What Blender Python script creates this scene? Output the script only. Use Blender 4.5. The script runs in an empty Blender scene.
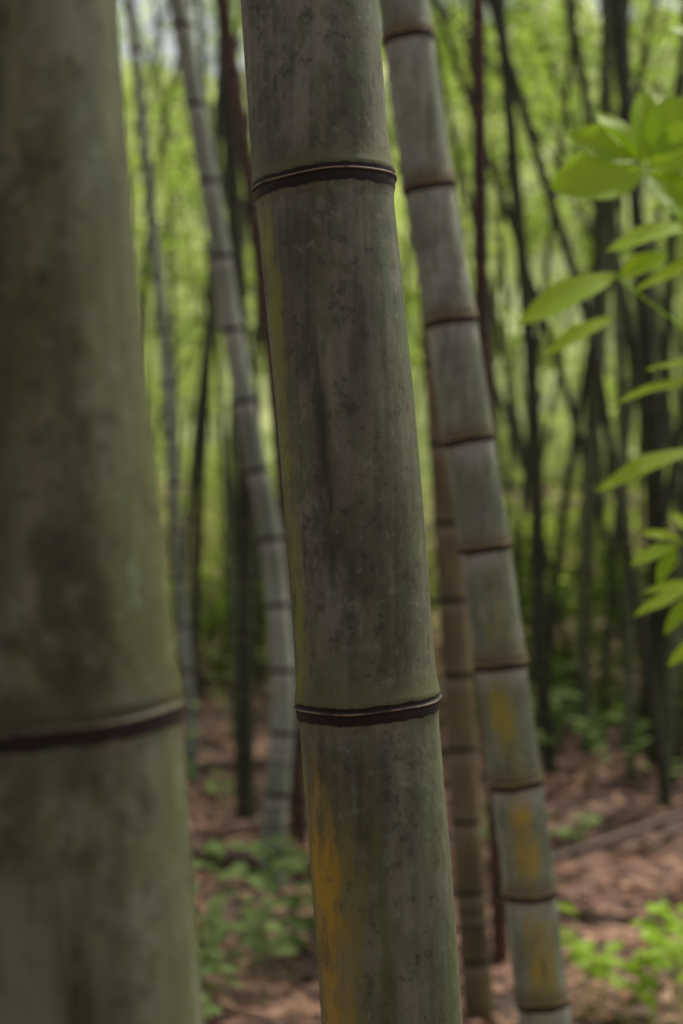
import bpy, math, random
import numpy as np
from mathutils import Vector
random.seed(7); rng=np.random.default_rng(11)
scene=bpy.context.scene
EYE=1.5
# ---------------------------------------------------------------- helpers
def link(o):
    scene.collection.objects.link(o); return o
class NT:
    def __init__(s,name):
        s.m=bpy.data.materials.new(name); s.m.use_nodes=True
        s.t=s.m.node_tree; s.t.nodes.clear()
        s.out=s.n('ShaderNodeOutputMaterial')
    def n(s,t,**k):
        x=s.t.nodes.new(t)
        for a,b in k.items(): setattr(x,a,b)
        return x
    def l(s,a,b): s.t.links.new(a,b)
    def setin(s,inp,v):
        if isinstance(v,bpy.types.NodeSocket): s.l(v,inp)
        else: inp.default_value=v
    def math(s,op,a,b=0.0,clamp=False):
        x=s.n('ShaderNodeMath',operation=op,use_clamp=clamp); s.setin(x.inputs[0],a); s.setin(x.inputs[1],b); return x.outputs[0]
    def smooth(s,v,a,b,lo=0.0,hi=1.0):
        x=s.n('ShaderNodeMapRange',interpolation_type='SMOOTHSTEP'); s.setin(x.inputs[0],v)
        x.inputs[1].default_value=a; x.inputs[2].default_value=b; x.inputs[3].default_value=lo; x.inputs[4].default_value=hi
        return x.outputs[0]
    def mix(s,f,a,b,bt='MIX'):
        x=s.n('ShaderNodeMix',data_type='RGBA',blend_type=bt); s.setin(x.inputs[0],f)
        for i,v in ((6,a),(7,b)):
            if isinstance(v,tuple) and len(v)==3: v=v+(1,)
            s.setin(x.inputs[i],v)
        return x.outputs[2]
    def coords(s,scale=(1,1,1),loc=(0,0,0)):
        if not hasattr(s,'_tc'): s._tc=s.n('ShaderNodeTexCoord')
        m=s.n('ShaderNodeMapping'); m.inputs['Scale'].default_value=scale; m.inputs['Location'].default_value=loc
        s.l(s._tc.outputs['Object'],m.inputs[0]); return m.outputs[0]
    def noise(s,co,scale,detail=4,rough=.55,dist=0):
        x=s.n('ShaderNodeTexNoise'); s.l(co,x.inputs['Vector']); x.inputs['Scale'].default_value=scale
        x.inputs['Detail'].default_value=detail; x.inputs['Roughness'].default_value=rough; x.inputs['Distortion'].default_value=dist
        return x.outputs[0]
    def attr(s,name):
        x=s.n('ShaderNodeAttribute'); x.attribute_name=name; return x.outputs['Fac']

def mesh_np(name,V,F,mat,fattrs=None,smooth=True,pattrs=None):
    me=bpy.data.meshes.new(name)
    V=np.asarray(V,dtype=np.float32); F=np.asarray(F,dtype=np.int32)
    me.vertices.add(len(V)); me.vertices.foreach_set('co',V.ravel())
    k=F.shape[1]
    me.loops.add(F.size); me.loops.foreach_set('vertex_index',F.ravel())
    me.polygons.add(len(F)); me.polygons.foreach_set('loop_start',np.arange(0,F.size,k,dtype=np.int32))
    me.polygons.foreach_set('loop_total',np.full(len(F),k,dtype=np.int32))
    me.polygons.foreach_set('use_smooth',np.full(len(F),smooth,dtype=bool))
    me.update(calc_edges=True)
    for d,dom in ((fattrs,'FACE'),(pattrs,'POINT')):
        for n,a in (d or {}).items():
            at=me.attributes.new(n,'FLOAT',dom); at.data.foreach_set('value',np.asarray(a,dtype=np.float32))
    me.materials.append(mat); me.validate()
    return link(bpy.data.objects.new(name,me))

# ---------------------------------------------------------------- culm geometry
def catmull(P,t):
    n=len(P)-1; i=min(int(t),n-1); f=t-i
    p0=P[max(i-1,0)];p1=P[i];p2=P[i+1];p3=P[min(i+2,n)]
    return 0.5*((2*p1)+(p2-p0)*f+(2*p0-5*p1+4*p2-p3)*f*f+(3*p1-p0-3*p2+p3)*f**3)
PROF_X=[-.06,-.020,-.011,-.008,-.003,-.0006,.0,.0012,.002,.0035,.006,.010,.018,.045]
PROF_Y=[0,-.0004,.0004,.0016,.0022,.0022,.0038,.0038,.0020,.0018,.0030,.0022,.0008,0]
def culm_arrays(pts,r0,r1,nodes,segs=24,lod=1,k=1.0,wob=.012,seed=0):
    P=[np.array(p,float) for p in pts]; P.sort(key=lambda p:p[2])
    ts=np.linspace(0,len(P)-1,60*len(P)); A=np.array([catmull(P,t) for t in ts])
    keep=[0]
    for i in range(1,len(A)):
        if A[i,2]>A[keep[-1],2]+1e-5: keep.append(i)
    A=A[keep]; zs0,zs1=A[0,2],A[-1,2]
    nodes=sorted(n for n in nodes if zs0<n<zs1)
    z=list(np.arange(zs0,zs1,.03 if lod==2 else (.08 if lod==1 else .3)))+[zs1]
    offs={2:PROF_X,1:[-.05,-.014,-.008,-.001,.0012,.004,.012,.05],0:[-.03,-.012,0,.012,.03]}[lod]
    for n in nodes: z+= [n+o*k for o in offs]
    z=np.unique(np.round([q for q in z if zs0<=q<=zs1],5))
    ax=np.stack([np.interp(z,A[:,2],A[:,0]),np.interp(z,A[:,2],A[:,1]),z],1)
    TA=np.gradient(A,axis=0); TA/=np.linalg.norm(TA,axis=1)[:,None]
    T=np.stack([np.interp(z,A[:,2],TA[:,i]) for i in range(3)],1); T/=np.linalg.norm(T,axis=1)[:,None]
    X=np.cross(np.tile([0,1.,0],(len(z),1)),T); X/=np.linalg.norm(X,axis=1)[:,None]
    Y=np.cross(T,X)
    nn=np.array(nodes) if nodes else np.array([-99.])
    D=z[:,None]-nn[None]; j=np.abs(D).argmin(1); nd=D[np.arange(len(z)),j]/k
    f=(z-zs0)/(zs1-zs0); r=r0+(r1-r0)*f
    r=r+np.interp(nd,PROF_X,PROF_Y)*k*(1 if lod else 1.5)
    a=np.linspace(0,2*np.pi,segs,endpoint=False)
    ph=seed*1.7
    shape=1+wob*np.cos(2*a[None]+ph+z[:,None]*1.3)+wob*.5*np.cos(3*a[None]-ph+z[:,None]*2.1)
    ca=np.sin(a); sa=-np.cos(a)
    R=r[:,None]*shape
    V=ax[:,None]+X[:,None]*(R*ca)[...,None]+Y[:,None]*(R*sa)[...,None]
    if lod==2:
        g=np.exp(-(nd/.02)**2)[:,None]; wv=.0008*np.sin(2*a[None]+ph+j[:,None]*2.3)+.0005*np.sin(5*a[None]+j[:,None]*1.1+ph)
        V[...,2]+=g*wv*k
    m=len(z); idx=np.arange(m*segs).reshape(m,segs)
    F=np.stack([idx[:-1],np.roll(idx[:-1],-1,1),np.roll(idx[1:],-1,1),idx[1:]],-1).reshape(-1,4)
    ang=np.where(a>np.pi,a-2*np.pi,a)/np.pi
    return V.reshape(-1,3),F,np.repeat(nd,segs),np.tile(ang,m)
def make_culm(pts,r0,r1,nodes,mat,segs=24,lod=1,k=1.0,seed=0,name='bamboo_culm',wob=.012):
    V,F,nd,ang=culm_arrays(pts,r0,r1,nodes,segs,lod,k,wob,seed)
    return mesh_np(name,V,F,mat,pattrs={'nd':nd,'ab':np.abs(nd),'ang':ang})

def culm_mat(name,dark,mid,pale,green,loc=(0,0,0),streaks=(),band=(-.0095,.0055),bandcol=(.014,.008,.006),line=(.24,.18,.12),
             rough=.55,fine=1.0,wax=.0,nodetint=None,lichen=.6,bump=.3,mot=1.0,gstart=.0,gamt=1.0,sharp=1.0):
    s=NT(name)
    cx=s.coords((1,1,.40),loc); cf=s.coords((1,1,.03),loc); c=s.coords((1,1,1),loc)
    nd=s.math('ADD',s.attr('nd'),s.math('GREATER_THAN',s.attr('ab'),.052)); ang=s.attr('ang')
    n1=s.noise(cx,16*fine,5,.68,.4); n2=s.noise(cx,6*fine,4,.62,.3); n3=s.noise(c,70*fine,4,.72); n4=s.noise(cf,150*fine,2,.5)
    n5=s.noise(s.coords((1,1,.6),(loc[0]+5,loc[1],loc[2])),30*fine,5,.74,.3); n6=s.noise(s.coords((1,1,.6),(loc[0],loc[1]+9,loc[2])),9*fine,5,.72,.5)
    w=.12/sharp
    col=s.mix(s.smooth(n1,.49-w,.49+w),dark,mid)
    col=s.mix(s.math('MULTIPLY',s.smooth(n2,.52-w*.8,.52+w*.8),.85),col,pale)
    col=s.mix(s.math('MULTIPLY',s.smooth(n5,.55-w*.6,.55+w*.6),.65*mot),col,s.mix(.6,dark,green))
    col=s.mix(s.math('MULTIPLY',s.smooth(n6,.57-w*.6,.57+w*.6),.75*mot),col,s.mix(.35,dark,(.035,.032,.016)))
    gm=s.math('MULTIPLY',s.math('MULTIPLY',s.smooth(ang,gstart,gstart+.3),s.smooth(n1,.40,.54,1,.35)),gamt)
    col=s.mix(gm,col,green)
    col=s.mix(1.0,col,s.mix(s.smooth(n4,.3,.7),(.84,.84,.84),(1.14,1.12,1.09)),'MULTIPLY')
    sp=s.math('MULTIPLY',s.smooth(n3,.55,.68),lichen)
    col=s.mix(s.math('MULTIPLY',sp,s.smooth(n2,.35,.6,.5,1)),col,(.20,.235,.165))
    sd=s.math('MULTIPLY',s.smooth(n3,.46,.34),.5*mot)
    col=s.mix(sd,col,(.026,.024,.014))
    if streaks:
        sep=s.n('ShaderNodeSeparateXYZ'); s.l(s._tc.outputs['Object'],sep.inputs[0]); z=sep.outputs[2]
        wav=s.math('MULTIPLY',s.math('SUBTRACT',s.noise(s.coords((1,1,.14),loc),24,4,.65),.5),.22)
        aw=s.math('ADD',ang,wav)
        zn=s.math('ADD',z,s.math('MULTIPLY',s.math('SUBTRACT',s.noise(cf,60,3),.5),.2))
        brk=s.math('MULTIPLY',s.smooth(n5,.62,.42,.25,1),s.smooth(s.noise(s.coords((1,1,.12),loc),60,4,.65),.36,.58,.35,1))
        for (ac,w_,zl,zh,cc,am) in streaks:
            d=s.math('ABSOLUTE',s.math('SUBTRACT',aw,ac))
            m=s.smooth(d,w_,w_*.1); e=.045
            m=s.math('MULTIPLY',m,s.smooth(zn,zl-e,zl+e)); m=s.math('MULTIPLY',m,s.smooth(zn,zh+e,zh-e))
            m=s.math('MULTIPLY',s.math('MULTIPLY',m,brk),am,True)
            col=s.mix(m,col,cc)
    jn=s.math('ADD',nd,s.math('MULTIPLY',s.math('SUBTRACT',n3,.5),.012))
    wb=s.math('MULTIPLY',s.smooth(jn,-.045,-.012),s.smooth(jn,-.004,-.010))
    if wax: col=s.mix(s.math('MULTIPLY',s.math('MULTIPLY',wb,wax),s.smooth(n5,.6,.4,.3,1)),col,s.mix(.4,pale,(.25,.25,.22)))
    if nodetint:
        up=s.math('MULTIPLY',s.smooth(jn,.0,.004),s.smooth(jn,.032,.006)); col=s.mix(s.math('MULTIPLY',up,.75),col,nodetint)
    jb=s.math('ADD',nd,s.math('MULTIPLY',s.math('SUBTRACT',s.noise(c,80,4,.65),.5),.006))
    bm=s.math('MULTIPLY',s.smooth(jb,band[0]-.0009,band[0]+.0009),s.smooth(jb,band[1]+.0009,band[1]-.0009))
    col=s.mix(bm,col,bandcol)
    ln=s.math('MULTIPLY',s.smooth(nd,-.0004,.0001),s.smooth(nd,.0017,.0011))
    ln=s.math('MULTIPLY',ln,s.smooth(s.noise(c,40,3),.38,.52,.25,.9))
    col=s.mix(ln,col,line)
    b=s.n('ShaderNodeBsdfPrincipled'); s.l(col,b.inputs['Base Color'])
    s.l(s.smooth(n1,.3,.7,rough-.05,rough+.2),b.inputs['Roughness'])
    b.inputs['Specular IOR Level'].default_value=.3
    bp=s.n('ShaderNodeBump'); bp.inputs['Strength'].default_value=bump; bp.inputs['Distance'].default_value=.0015
    s.l(s.math('ADD',n3,n5),bp.inputs['Height']); s.l(bp.outputs[0],b.inputs['Normal'])
    s.l(b.outputs[0],s.out.inputs[0]); return s.m
def simple_culm(name,a,b,wax,loc=(0,0,0)):
    s=NT(name); nd=s.math('ADD',s.attr('nd'),s.math('GREATER_THAN',s.attr('ab'),.052))
    n1=s.noise(s.coords((1,1,.3),loc),7,2,.6); col=s.mix(s.smooth(n1,.35,.65),a,b)
    col=s.mix(s.math('MULTIPLY',s.math('MULTIPLY',s.smooth(nd,-.05,-.014),s.smooth(nd,-.004,-.012)),.6),col,wax)
    col=s.mix(s.math('MULTIPLY',s.smooth(nd,-.012,-.006),s.smooth(nd,.006,.002)),col,(.018,.013,.009))
    p=s.n('ShaderNodeBsdfPrincipled'); s.l(col,p.inputs['Base Color']); p.inputs['Roughness'].default_value=.55; p.inputs['Specular IOR Level'].default_value=.3
    s.l(p.outputs[0],s.out.inputs[0]); return s.m

m_center=culm_mat('culm_weathered',dark=(.084,.075,.046),mid=(.150,.135,.092),pale=(.205,.188,.148),green=(.082,.108,.052),
   streaks=[(-.345,.085,1.33,1.77,(.20,.19,.035),1.2),(-.12,.05,1.46,1.66,(.046,.043,.018),1.0),
            (-.43,.10,.3,1.3,(.15,.17,.03),1.0),(-.20,.22,.3,1.24,(.17,.15,.035),1.0),(-.30,.16,.3,1.25,(.37,.235,.025),1.3),(-.02,.06,.5,1.27,(.09,.11,.03),.9),(-.04,.14,.9,1.12,(.05,.05,.02),.6),(.2,.3,.8,1.25,(.065,.065,.035),.5),
            (.08,.16,1.60,1.71,(.050,.045,.030),.7),(-.1,.4,1.335,1.365,(.09,.10,.02),.9)],wax=.3,nodetint=(.10,.115,.04),mot=1.05,lichen=.55,sharp=1.2)
m_left=culm_mat('culm_mossy',dark=(.055,.053,.020),mid=(.120,.110,.052),pale=(.155,.150,.090),green=(.088,.104,.036),loc=(3,1,7),fine=.75,gamt=.75,sharp=1.4,
   band=(-.0095,.0015),line=(.12,.10,.06),wax=.4,streaks=[(.1,.9,.6,1.37,(.180,.195,.130),.85),(.08,.17,.6,1.31,(.045,.048,.020),1.2),(.35,.12,1.0,1.9,(.05,.055,.02),.8),(-.05,.25,1.45,1.56,(.05,.042,.02),.9)],nodetint=(.055,.048,.02),lichen=.5,mot=1.3)
m_right=culm_mat('culm_waxy',dark=(.155,.165,.115),mid=(.265,.275,.215),pale=(.37,.375,.315),green=(.14,.17,.095),loc=(9,2,1),
   band=(-.0095,.0005),bandcol=(.034,.019,.011),line=(.36,.20,.08),wax=.9,nodetint=(.13,.09,.04),mot=.8,sharp=1.1,
   streaks=[(-.08,.34,1.07,1.24,(.26,.24,.07),1.0),(.0,.36,.87,1.035,(.27,.24,.06),1.0),(.0,.36,.3,.845,(.26,.23,.06),1.0),
            (-.08,.22,1.10,1.23,(.31,.26,.045),1.0),(-.02,.21,.88,1.03,(.42,.29,.04),1.2),(.0,.22,.70,.84,(.38,.27,.04),1.2),(-.1,.28,.3,.65,(.37,.27,.04),1.2),
            (.0,.35,1.26,1.42,(.23,.22,.07),.7),(.35,.15,.3,1.3,(.06,.07,.03),.7),(-.3,.1,.3,1.2,(.12,.14,.05),.7)])
m_brown=simple_culm('culm_brown',(.065,.045,.020),(.17,.125,.06),(.24,.21,.14))
m_grey=simple_culm('culm_grey',(.15,.17,.12),(.27,.29,.225),(.39,.40,.35),(4,6,9))
m_dark=simple_culm('culm_dark',(.022,.025,.010),(.048,.054,.024),(.09,.10,.055),(2,8,5))
m_olive=simple_culm('culm_olive',(.07,.085,.035),(.135,.16,.07),(.20,.22,.13),(2,3,5))
m_red=simple_culm('culm_dry',(.045,.022,.012),(.085,.045,.026),(.12,.075,.045),(7,7,2))

def spaced(z0,z1,a,b):
    out=[];z=z0
    while z<z1:
        out.append(z); z+=a+(b-a)*min(1,(z-z0)/(z1-z0+1e-6)*2)
    return out
make_culm([(.115,1.22,-.1),(.078,1.22,.5),(.0433,1.22,1.061),(.0227,1.22,1.330),(.0062,1.22,1.553),(-.0150,1.22,1.776),(-.0280,1.22,1.939),(-.10,1.25,3),(-.4,1.4,6),(-1.2,1.7,9)],
   .0620,.046,[.1,.3,.55,.905,1.336,1.779,2.24,2.7,3.15,3.6,4.05,4.5,5,5.5,6,6.5,7,7.5,8],m_center,segs=112,lod=2,k=1.0,seed=1,wob=.008)
make_culm([(-.06,.72,-.1),(-.095,.72,.7),(-.130,.72,1.241),(-.141,.72,1.395),(-.157,.72,1.557),(-.173,.72,1.759),(-.25,.72,2.8),(-.6,.6,6),(-1.1,.5,8.5)],
   .0625,.045,[.1,.32,.62,.98,1.397,1.84,2.3,2.75,3.2,3.7,4.2,4.7,5.2,5.7,6.3,7,7.6],m_left,segs=96,lod=2,k=.9,seed=2,wob=.006)
make_culm([(.445,2.44,-.1),(.40,2.44,.3),(.344,2.44,.668),(.323,2.44,.852),(.299,2.44,1.04),(.272,2.44,1.243),(.246,2.44,1.443),(.217,2.44,1.627),(.188,2.44,1.829),(.150,2.44,2.057),(.106,2.44,2.378),(0,2.45,3.2),(-.5,2.6,6),(-1.4,2.9,9)],
   .0455,.038,[.08,.18,.32,.49,.668,.852,1.04,1.243,1.443,1.627,1.829,2.057,2.312,2.6,2.9,3.2,3.5,3.85,4.2,4.6,5,5.4,5.8,6.3,6.8,7.3,7.8],m_right,segs=64,lod=2,k=1.25,seed=3,wob=.008)
def mid(pts2,d,r,sp,mat,k=1.3,top=None,seed=0,lean=0.0):
    pts=[(x,d+lean*z,z) for x,z in pts2]
    a,b=sorted(pts2,key=lambda p:p[1])[-2:]
    sl=(b[0]-a[0])/(b[1]-a[1]); zt=top or 8.5
    if zt>b[1]+1:
        h=zt-b[1]; pts.append((b[0]+sl*h*.5,d+lean*(b[1]+h*.5),b[1]+h*.5)); pts.append((b[0]+sl*h*1.15,d+lean*zt,zt))
    make_culm(pts,r,r*.55,spaced(.12+random.random()*.1,zt,sp*.8,sp*1.15),mat,segs=20,lod=1,k=k,seed=seed)
mid([(.425,-.1),(.382,.479),(.349,1.053),(.319,1.536),(.289,1.99),(.261,2.44),(.222,3.05)],4.3,.048,.26,m_brown,seed=4)
mid([(-.287,-.1),(-.267,.266),(-.234,.746),(-.258,1.147),(-.295,1.468),(-.347,1.71),(-.439,2.23),(-.519,2.75),(-.615,3.31),(-.655,3.55)],5.7,.048,.30,m_grey,k=1.6,seed=5)
mid([(-.19,-.1),(-.22,.8),(-.258,1.555),(-.35,2.469),(-.441,3.154),(-.546,3.84)],6.5,.040,.3,m_red,seed=6)
mid([(-.84,-.1),(-.85,.33),(-.92,1.23),(-.993,2.41),(-1.077,3.255),(-1.19,4.38)],8,.036,.3,m_grey,k=1.6,seed=7)
mid([(.56,-.1),(.515,1.33),(.494,2.1),(.487,2.667),(.48,3.3)],5,.030,.28,m_red,seed=8)
mid([(1.19,-.1),(1.117,.724),(1.10,1.57),(1.06,2.41),(.976,3.37),(.89,4.38)],8,.045,.3,m_dark,seed=9)
mid([(1.62,-.1),(1.57,.28),(1.47,.968),(1.347,1.66),(1.224,2.396),(1.0,3.135),(.731,4.02)],7,.028,.3,m_dark,seed=10)
mid([(1.45,-.1),(1.40,.7),(1.42,1.6),(1.5,2.6),(1.52,4.0)],8.2,.030,.3,m_olive,seed=11)
mid([(-.47,-.1),(-.48,.6),(-.47,1.6),(-.50,2.4),(-.56,3.6)],7.0,.05,.32,m_dark,seed=12)
mid([(-.97,-.1),(-.95,.6),(-.93,1.4),(-.86,2.6),(-.8,4)],9.2,.036,.3,m_dark,seed=13)
mid([(-.62,-.1),(-.66,1.),(-.72,2.0),(-.80,3.4)],8.6,.022,.3,m_olive,seed=14)
mid([(-.72,-.1),(-.70,1.),(-.74,2.0),(-.66,3.4)],9.6,.024,.3,m_dark,seed=15)
mid([(-1.12,-.1),(-1.13,1.),(-1.05,2.0),(-.90,3.4)],10.2,.026,.3,m_dark,seed=16)
mid([(-.36,-.1),(-.42,1.),(-.40,2.0),(-.52,3.4)],10.5,.03,.3,m_dark,seed=17)
for i,(bx,by,tx,r) in enumerate([(1.62,7.2,.55,.034),(1.75,7.5,-.25,.04),(1.70,7.8,.15,.03),(1.9,7.3,.4,.038),(1.85,7.7,-.5,.03),(2.05,7.4,.1,.045),(1.55,7.6,-.12,.03),(2.2,7.6,.35,.04),
        (1.35,9.5,.5,.03),(1.5,9.9,-.6,.028),(1.95,9.4,-.9,.03),(1.7,10,.1,.034),(2.3,9.2,-.4,.036),(1.1,9.3,.3,.022),(1.75,8.4,.6,.03),(1.25,10.6,-.2,.03),(2.0,8.6,.25,.026),(1.48,8.7,.2,.024),(1.62,8.9,.4,.03),(1.8,8.1,-.15,.034)]):
    mid([(bx,-.1),(bx+tx*.2,1.2),(bx+tx*.62,2.6),(bx+tx*1.15,4.0)],by,r,.28,m_dark if i%3 else m_olive,seed=20+i)

# ---------------------------------------------------------------- terrain
def hgt(x,y):
    h=.05*np.sin(x*1.3+y*.7)+.04*np.sin(x*2.9-y*2.1+1)+.02*np.sin(x*6.1+y*5.3)
    far=np.clip((y-17)/10,0,1)
    return h*(1)+far*far*(y-17)*.10
gx=np.concatenate([np.linspace(-150,-14,18),np.linspace(-13.5,13.5,136),np.linspace(14,150,18)])
gy=np.concatenate([np.linspace(-100,-6,14),np.linspace(-5,26,190),np.linspace(27,160,40)])
GX,GY=np.meshgrid(gx,gy); GZ=hgt(GX,GY)+rng.normal(0,.008,GX.shape)
gv=np.stack([GX,GY,GZ],-1).reshape(-1,3); I=np.arange(GX.size).reshape(GX.shape)
gf=np.stack([I[:-1,:-1],I[:-1,1:],I[1:,1:],I[1:,:-1]],-1).reshape(-1,4)
s=NT('leaf_litter_soil'); c=s.coords()
a=s.noise(c,1.3,4,.65); b=s.noise(c,12,4,.75); d=s.noise(c,55,2,.7)
col=s.mix(s.smooth(b,.38,.60),(.045,.022,.014),(.20,.10,.066)); col=s.mix(s.math('MULTIPLY',s.smooth(d,.5,.62),.7),col,(.28,.165,.12))
col=s.mix(s.math('MULTIPLY',s.smooth(a,.48,.62),.75),col,(.045,.032,.018))
p=s.n('ShaderNodeBsdfPrincipled'); s.l(col,p.inputs['Base Color']); p.inputs['Roughness'].default_value=.9
bp=s.n('ShaderNodeBump'); bp.inputs['Distance'].default_value=.04; bp.inputs['Strength'].default_value=.9; s.l(b,bp.inputs['Height']); s.l(bp.outputs[0],p.inputs['Normal'])
s.l(p.outputs[0],s.out.inputs[0]); mesh_np('ground',gv,gf,s.m)

hx=np.linspace(-110,110,180); hy=np.linspace(38,100,70); HX,HY=np.meshgrid(hx,hy)
HZ=1.2+np.clip((HY-38)/36,0,1)**.8*24+1.6*np.sin(HX*.13)+rng.normal(0,.55,HX.shape)+1.3*np.sin(HX*.9+HY*.4)
I=np.arange(HX.size).reshape(HX.shape); hf=np.stack([I[:-1,:-1],I[:-1,1:],I[1:,1:],I[1:,:-1]],-1).reshape(-1,4)
s=NT('hill_forest'); c=s.coords(); a=s.noise(c,.8,5,.75); b=s.noise(c,.12,3,.5)
col=s.mix(s.smooth(a,.40,.55),(.06,.09,.025),(.54,.61,.24)); col=s.mix(s.math('MULTIPLY',s.smooth(b,.44,.58),.6),col,(.64,.68,.40))
p=s.n('ShaderNodeBsdfDiffuse'); s.l(col,p.inputs[0])
s.l(p.outputs[0],s.out.inputs[0]); mesh_np('hill',np.stack([HX,HY,HZ],-1).reshape(-1,3),hf,s.m)

# ---------------------------------------------------------------- leaves
def leaf_mat(name,ca,cb,tr,amt=.5,gloss=False,rough=.5):
    s=NT(name); r=s.attr('rnd'); col=s.mix(r,ca,cb)
    if gloss:
        p=s.n('ShaderNodeBsdfPrincipled'); s.l(col,p.inputs['Base Color']); p.inputs['Roughness'].default_value=rough; p.inputs['Specular IOR Level'].default_value=.3
    else:
        p=s.n('ShaderNodeBsdfDiffuse'); s.l(col,p.inputs[0])
    t=s.n('ShaderNodeBsdfTranslucent'); s.l(s.mix(1.0,col,tr,'MULTIPLY'),t.inputs[0])
    m=s.n('ShaderNodeMixShader'); m.inputs[0].default_value=amt; s.l(p.outputs[0],m.inputs[1]); s.l(t.outputs[0],m.inputs[2])
    s.l(m.outputs[0],s.out.inputs[0]); return s.m
def leaves(name,C,L,W,mat,droop=.35,flat=False,R=None):
    n=len(C)
    th=rng.uniform(0,2*np.pi,n); el=rng.normal(-droop,.45,n)
    if flat: el=rng.normal(0,.12,n)
    D=np.stack([np.cos(th)*np.cos(el),np.sin(th)*np.cos(el),np.sin(el)],1)
    S=np.stack([-np.sin(th),np.cos(th),np.zeros(n)],1)
    N=np.cross(D,S); roll=rng.normal(0,.6 if not flat else .25,n)[:,None]; S=S*np.cos(roll)+N*np.sin(roll)
    l=(L*rng.uniform(.65,1.25,n))[:,None]; w=(W*rng.uniform(.7,1.2,n))[:,None]
    V=np.stack([C,C+D*l*.4+S*w*.5,C+D*l,C+D*l*.4-S*w*.5],1).reshape(-1,3)
    F=np.arange(4*n).reshape(n,4)
    if R is None: R=rng.uniform(0,1,n)
    return mesh_np(name,V,F,mat,fattrs={'rnd':R},smooth=False)
def clumped(nbig,nsmall,nleaf,box,sb,ss,zpow=1.0):
    (x0,x1),(y0,y1),(z0,z1)=box
    B=np.stack([rng.uniform(x0,x1,nbig),rng.uniform(y0,y1,nbig),z0+(z1-z0)*rng.uniform(0,1,nbig)**zpow],1)
    S=np.repeat(B,nsmall,0)+rng.normal(0,1,(nbig*nsmall,3))*np.array(sb)
    C=np.repeat(S,nleaf,0)+rng.normal(0,1,(nbig*nsmall*nleaf,3))*np.array(ss)
    rb=np.repeat(rng.uniform(0,1,nbig)**1.4,nsmall*nleaf); rs=np.repeat(rng.uniform(0,1,nbig*nsmall),nleaf)  # per-clump brightness: light and dark masses go into the leaf colour
    return C,np.clip(.6*rb+.25*rs+.25*rng.uniform(0,1,len(C)),0,1)
lm_bg=leaf_mat('bamboo_leaf',(.038,.065,.014),(.50,.64,.15),(1.35,1.4,.85),.6)  # wide dark-to-bright range paints lit and shaded clumps into the leaves
lm_far=leaf_mat('bamboo_leaf_far',(.09,.14,.04),(.66,.74,.32),(1.25,1.25,.95),.6)  # brighter leaf copy: background light raised through the colour
lm_can=leaf_mat('shade_canopy_leaf',(.08,.11,.03),(.14,.17,.06),(1.3,1.3,.9),.5)
def above(CR,m=.15):
    C,R=CR; k=C[:,2]>hgt(C[:,0],C[:,1])+m; return C[k],R[k]
def cat(L): return np.concatenate([a for a,b in L]),np.concatenate([b for a,b in L])
C,R=above(cat([clumped(95,9,22,((-8,8),(11,17),(3.0,9)),(.40,.40,.25),(.16,.16,.1)),
   clumped(40,9,24,((.8,6),(9,13),(3.0,6.5)),(.35,.35,.2),(.15,.15,.1)),
   clumped(200,9,24,((-13,13),(16,27),(1.5,12)),(.5,.5,.3),(.2,.2,.12)),
   clumped(140,8,24,((-11,11),(13.5,24),(.1,2.0)),(.5,.5,.28),(.2,.2,.14))]))
leaves('bamboo_foliage',C,.18,.038,lm_bg,R=R)
C,R=above(clumped(350,9,20,((-28,28),(27,40),(1.,18)),(1.1,1.1,.55),(.4,.4,.25))); leaves('distant_bamboo_foliage',C,.36,.09,lm_far,R=R)
C,R=clumped(56,9,20,((-6,6),(-5,8),(5.6,9.5)),(.9,.9,.4),(.35,.35,.2)); leaves('shade_canopy_foliage',C,.30,.065,lm_can,R=R)  # unseen canopy leaves, added overhead to shade the near culms
lm_th=leaf_mat('thicket_leaf',(.03,.05,.012),(.14,.20,.04),(1.3,1.4,.7),.4)
C,R=above(cat([clumped(40,8,26,((.9,4.5),(8.4,12.5),(.1,1.0)),(.35,.4,.2),(.16,.16,.1)),clumped(26,8,24,((-3.5,-.2),(11.5,14),(.1,.9)),(.35,.4,.2),(.16,.16,.1))]),.05)
leaves('thicket',C,.15,.04,lm_th,R=R)

# ---------------------------------------------------------------- distant grove
def grove(name,n,y0,y1,mat,rr,lean=.8,xr=(-.6,.6)):
    Vs=[];Fs=[];ND=[];AN=[];off=0
    for i in range(n):
        y=random.uniform(y0,y1); x=random.uniform(*xr)*y+random.uniform(-1,1)*.5
        h=random.uniform(7,11.5); lx=random.gauss(0,lean); ly=random.gauss(0,.5); g=float(hgt(np.array(x),np.array(y)))
        r=random.uniform(*rr)
        P=[(x,y,g-.1),(x+lx*.25,y+ly*.2,g+h*.3),(x+lx*.75,y+ly*.6,g+h*.62),(x+lx*1.9,y+ly*1.6,g+h)]
        V,F,nd,an=culm_arrays(P,r,r*.4,spaced(.2,h,.25,.38),8,0,2.0,0.0,i)
        Vs.append(V);Fs.append(F+off);ND.append(nd);AN.append(an);off+=len(V)
    nd=np.concatenate(ND); mesh_np(name,np.concatenate(Vs),np.concatenate(Fs),mat,pattrs={'nd':nd,'ab':np.abs(nd),'ang':np.concatenate(AN)})
grove('distant_bamboo_grove',80,10,24,m_dark,(.014,.034),1.1)
grove('distant_bamboo_grove',95,12,28,m_olive,(.016,.042),.9)
grove('distant_bamboo_grove',26,9.5,17,m_dark,(.012,.032),1.5,(.12,.42))

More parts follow.
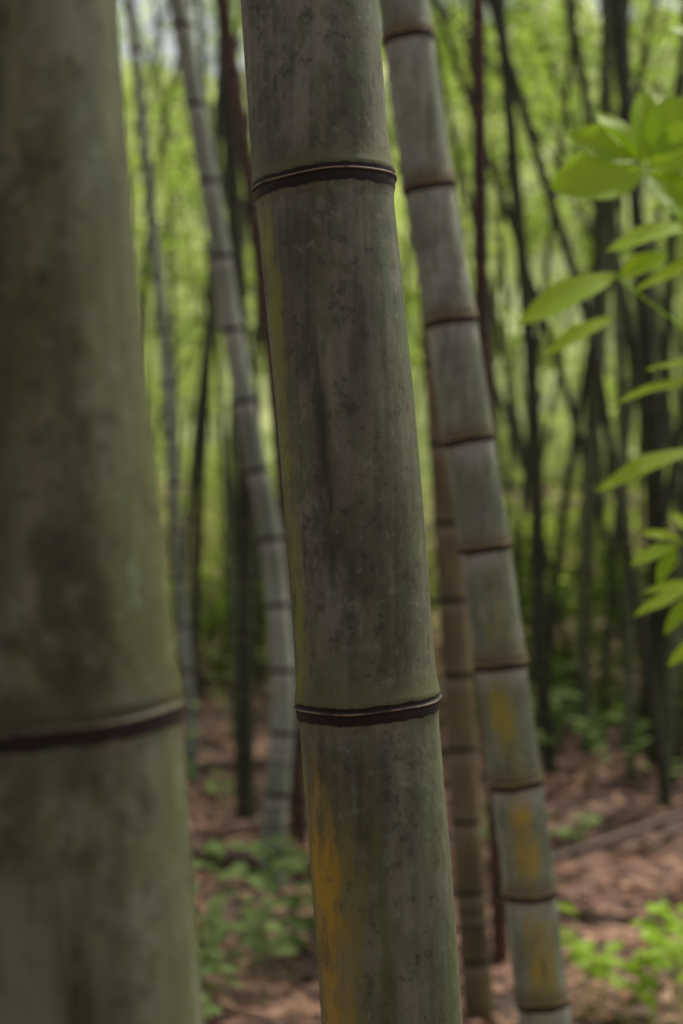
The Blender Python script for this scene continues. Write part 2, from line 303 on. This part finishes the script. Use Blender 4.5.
# ---------------------------------------------------------------- litter
lm_dead=leaf_mat('dead_leaf',(.10,.048,.030),(.46,.29,.20),(1,1,1),.1)
n=26000; X=rng.uniform(-6,6,n); Y=2+rng.uniform(0,1,n)**1.3*15
C=np.stack([X,Y,hgt(X,Y)+rng.uniform(.012,.04,n)],1); leaves('fallen_leaves',C,.13,.034,lm_dead,flat=True)

# ---------------------------------------------------------------- broad leaves (shaped)
def shape_exp(s): return math.log(.5)/math.log(s)
def broad_leaf(base,tip,width,up=(0,-.5,.85),curl=.12,seg=9,shape=.5):
    b=np.array(base,float); t=np.array(tip,float); D=t-b; L=np.linalg.norm(D); D/=L
    U=np.array(up,float); S=np.cross(D,U); S/=np.linalg.norm(S); N=np.cross(S,D)
    V=[]; ph=random.random()*6
    for i in range(seg+1):
        f=i/seg; w=width*.5*(math.sin(math.pi*f**shape_exp(shape))**.75 if 0<f<1 else 0.0)+.0004
        c=b+D*L*f+N*(curl*L*(f-f*f)*1.2)
        for q in (-1,-.5,0,.5,1):
            V.append(c+S*w*q+N*(abs(q)*w*.25+.012*L*math.sin(f*11+q*3+ph)))
    F=[[i*5+j,i*5+j+1,(i+1)*5+j+1,(i+1)*5+j] for i in range(seg) for j in range(4)]
    return np.array(V),np.array(F)
def tube(p,q,r,seg=6):
    p=np.array(p,float);q=np.array(q,float);D=q-p;D/=np.linalg.norm(D);A=np.cross(D,[.3,.9,.2]);A/=np.linalg.norm(A);B=np.cross(D,A)
    V=[c+r*(math.cos(a)*A+math.sin(a)*B) for c in (p,q) for a in np.linspace(0,2*math.pi,seg,endpoint=False)]
    F=[[i,(i+1)%seg,seg+(i+1)%seg,seg+i] for i in range(seg)]
    return np.array(V),np.array(F)
def build(name,parts,mat):
    Vs=[];Fs=[];R=[];o=0
    for V,F in parts:
        Vs.append(V);Fs.append(F+o);o+=len(V);R+=[random.random()]*len(F)
    return mesh_np(name,np.concatenate(Vs),np.concatenate(Fs),mat,fattrs={'rnd':R})
lm_broad=leaf_mat('sapling_leaf',(.30,.46,.03),(.46,.64,.07),(1.25,1.25,.55),.55,True,.5)
lm_under=leaf_mat('undergrowth_leaf',(.13,.20,.065),(.27,.35,.14),(1.2,1.3,.7),.4)
K=1.3; SY=2.6
def Q(x,z,dy=0): return (x*K,SY+dy*K,EYE+z*K)
parts=[]
for a,b,r in [((.66,-1.17,.1),(.63,-.6,.1),.009),((.63,-.6,.1),(.60,.1,.08),.007),((.60,.1,.08),(.56,.62,.05),.005),((.56,.62,.05),(.53,.95,.05),.003),
              ((.585,.30,.07),(.42,.485,0),.0018),((.59,.2,.07),(.385,.325,-.02),.0015),((.60,.0,.08),(.47,.08,0),.0018),((.61,-.2,.08),(.47,-.10,0),.0016),
              ((.59,.33,.07),(.5,.40,0),.0016)]:
    parts.append(tube(Q(*a),Q(*b),r))
for bx,bz,tx,tz,w,dy,up in [
   (.425,.475,.288,.450,.080,-.03,(0,-.95,.3)),(.42,.495,.318,.53,.060,.0,(0,-.9,.4)),(.42,.49,.43,.60,.070,.02,(.5,-.8,-.1)),(.43,.485,.54,.53,.080,.0,(0,-.9,.4)),
   (.43,.475,.50,.40,.07,-.03,(.2,-.9,.3)),(.41,.50,.365,.57,.050,.03,(.5,-.8,.2)),(.43,.50,.50,.59,.07,.03,(.1,-.95,.2)),
   (.388,.335,.242,.256,.050,-.04,(0,-.72,.65)),(.385,.275,.285,.218,.032,-.02,(0,-.6,.8)),(.39,.33,.46,.36,.04,0,(0,-.7,.6)),
   (.50,.405,.368,.362,.040,-.02,(0,-.65,.75)),(.5,.40,.56,.33,.06,-.02,(0,-.8,.6)),(.53,.36,.42,.315,.032,.02,(0,-.6,.8)),(.56,.45,.45,.44,.05,.05,(0,-.8,.6)),
   (.50,.09,.350,.028,.034,-.05,(0,-.6,.8)),(.52,.19,.39,.155,.026,.03,(0,-.5,.85)),(.54,.10,.60,.02,.04,0,(0,-.6,.8)),(.53,.21,.44,.205,.024,.05,(0,-.5,.85)),
   (.475,-.045,.402,-.075,.024,-.02,(0,-.6,.8)),(.48,-.04,.425,-.03,.020,.02,(.1,-.7,.7)),(.47,-.05,.438,-.10,.022,-.03,(-.2,-.7,.7)),(.50,-.04,.47,.0,.022,.02,(.2,-.7,.7)),
   (.50,-.105,.408,-.145,.026,-.02,(0,-.5,.85)),(.50,-.11,.445,-.17,.022,-.04,(-.1,-.7,.7)),(.51,-.10,.43,-.115,.020,.03,(0,-.6,.8)),(.52,-.17,.455,-.215,.024,-.02,(0,-.6,.8)),(.53,-.16,.49,-.22,.022,0,(-.1,-.7,.6)),
   (.55,.64,.46,.68,.05,0,(0,-.6,.7)),(.54,.8,.45,.86,.05,0,(0,-.6,.7)),(.53,.94,.6,1.02,.05,0,(0,-.6,.7)),(.55,.7,.65,.74,.05,0,(0,-.6,.7))]:
    parts.append(broad_leaf(Q(bx,bz),Q(tx,tz,dy),w*K,up))
for a,b in [((.61,-.02,.07),(.475,-.045,0)),((.61,-.14,.07),(.50,-.105,0)),((.61,-.2,.07),(.525,-.165,0))]: parts.append(tube(Q(*a),Q(*b),.0012))
build('sapling',parts,lm_broad)

def bush(cx,cy,n,rad,h,L,name='undergrowth_plant',mat=lm_under):
    parts=[]
    for i in range(n):
        a=random.uniform(0,6.28); rr=rad*math.sqrt(random.random()); x=cx+rr*math.cos(a); y=cy+rr*math.sin(a)
        g=float(hgt(np.array(x),np.array(y))); hh=h*random.uniform(.35,1.0)
        tx=x+random.gauss(0,.05); ty=y+random.gauss(0,.05)
        parts.append(tube((x,y,g-.02),(tx,ty,g+hh),.002,5))
        for k in range(random.randint(4,7)):
            b=random.uniform(0,6.28); f=random.uniform(.55,1.0); p=(x+(tx-x)*f,y+(ty-y)*f,g+hh*f); l=L*random.uniform(.6,1.25)
            e=random.uniform(-.35,.3)
            parts.append(broad_leaf(p,(p[0]+l*math.cos(b)*math.cos(e),p[1]+l*math.sin(b)*math.cos(e),p[2]+l*math.sin(e)),l*random.uniform(.38,.5),up=(random.gauss(0,.2),-.3,.95),seg=5))
    build(name,parts,mat)
bush(-.33,4.5,16,.28,.42,.09); bush(-.10,4.9,16,.22,.56,.09); bush(-.42,4.1,8,.15,.25,.085); bush(.92,4.15,24,.25,.40,.085,mat=lm_broad)
bush(-.55,7.4,8,.35,.5,.09); bush(-.45,9.8,10,.5,.6,.1); bush(1.1,8.6,14,.4,.5,.09); bush(-1.6,6.5,14,.5,.4,.09); bush(2.2,6.2,16,.5,.4,.09); bush(.15,10.5,12,.6,.5,.1)
bush(-1.1,11,24,.9,.9,.12); bush(1.6,9.5,30,1.0,.8,.12); bush(.5,12.5,24,.9,.8,.12); bush(.75,6.3,6,.3,.25,.08); bush(1.5,7.3,14,.5,.35,.09)

def fallen(p,q,r,name='fallen_bamboo_culm'):
    V,F=[],[]; p=np.array(p);q=np.array(q);n=14;segs=10;D=(q-p);L=np.linalg.norm(D);D=D/L;A=np.cross(D,[0,0,1.]);A/=np.linalg.norm(A);B=np.cross(A,D)
    nd=[]
    for i in range(n+1):
        c=p+D*L*i/n; rr=r*(1.12 if i%3==0 else 1)*(1-.3*i/n)
        for a in np.linspace(0,2*math.pi,segs,endpoint=False): V.append(c+rr*(math.cos(a)*A+math.sin(a)*B)); nd.append(0.02)
    F=[[i*segs+j,i*segs+(j+1)%segs,(i+1)*segs+(j+1)%segs,(i+1)*segs+j] for i in range(n) for j in range(segs)]
    mesh_np(name,np.array(V),np.array(F),m_red,pattrs={'nd':nd,'ab':nd,'ang':[0]*len(V)})
fallen((-1.6,6.3,.06),(.1,5.7,.05),.05); fallen((-1.5,5.9,.05),(-.2,6.1,.05),.04); fallen((-1.1,7.9,.05),(.2,8.4,.08),.03); fallen((.85,5.9,.05),(1.9,7.0,.09),.02); fallen((-.9,5.6,.05),(-.2,6.9,.07),.022)
parts=[]
for i in range(520):
    x=random.uniform(-3.5,3.5); y=random.uniform(3,13); a=random.uniform(0,3.14); l=random.uniform(.15,.8); g=lambda X,Y: float(hgt(np.array(X),np.array(Y)))+.025
    x2=x+l*math.cos(a); y2=y+l*math.sin(a); parts.append(tube((x,y,g(x,y)),(x2,y2,g(x2,y2)+random.uniform(0,.05)),random.uniform(.004,.014),5))
V=np.concatenate([p[0] for p in parts]); o=0; F=[]
for p in parts: F.append(p[1]+o); o+=len(p[0])
mesh_np('fallen_twigs',V,np.concatenate(F),m_red,pattrs={'nd':np.full(len(V),.02),'ab':np.full(len(V),.02)})

# ---------------------------------------------------------------- light
w=bpy.data.worlds.new('World'); scene.world=w; w.use_nodes=True; t=w.node_tree; bg=t.nodes['Background']
AZ,EL=50,58
sk=t.nodes.new('ShaderNodeTexSky'); sk.sky_type='NISHITA'; sk.sun_disc=False; sk.sun_elevation=math.radians(EL); sk.sun_rotation=math.radians(AZ)
sk.dust_density=4; sk.air_density=1.0
hs=t.nodes.new('ShaderNodeHueSaturation'); hs.inputs['Saturation'].default_value=.35
t.links.new(sk.outputs[0],hs.inputs['Color']); t.links.new(hs.outputs[0],bg.inputs[0]); bg.inputs[1].default_value=.15
sd=bpy.data.lights.new('sun','SUN'); sd.energy=5.0; sd.angle=math.radians(2); sd.color=(1,.95,.84); so=link(bpy.data.objects.new('sun',sd))
az=math.radians(AZ); el=math.radians(EL); dirv=Vector((math.sin(az)*math.cos(el),math.cos(az)*math.cos(el),math.sin(el)))
so.rotation_euler=dirv.to_track_quat('Z','Y').to_euler()
scene.view_settings.view_transform='Standard'; scene.view_settings.look='None'; scene.view_settings.exposure=0
# ---------------------------------------------------------------- camera
cd=bpy.data.cameras.new('camera'); cam=link(bpy.data.objects.new('camera',cd)); cam.location=(0,0,EYE); cam.rotation_euler=(math.radians(90),0,0)
cd.sensor_fit='VERTICAL'; cd.sensor_height=36; cd.lens=50; cd.clip_end=500; cd.clip_start=.02
cd.dof.use_dof=True; cd.dof.focus_distance=1.17; cd.dof.aperture_fstop=4.0
scene.camera=cam
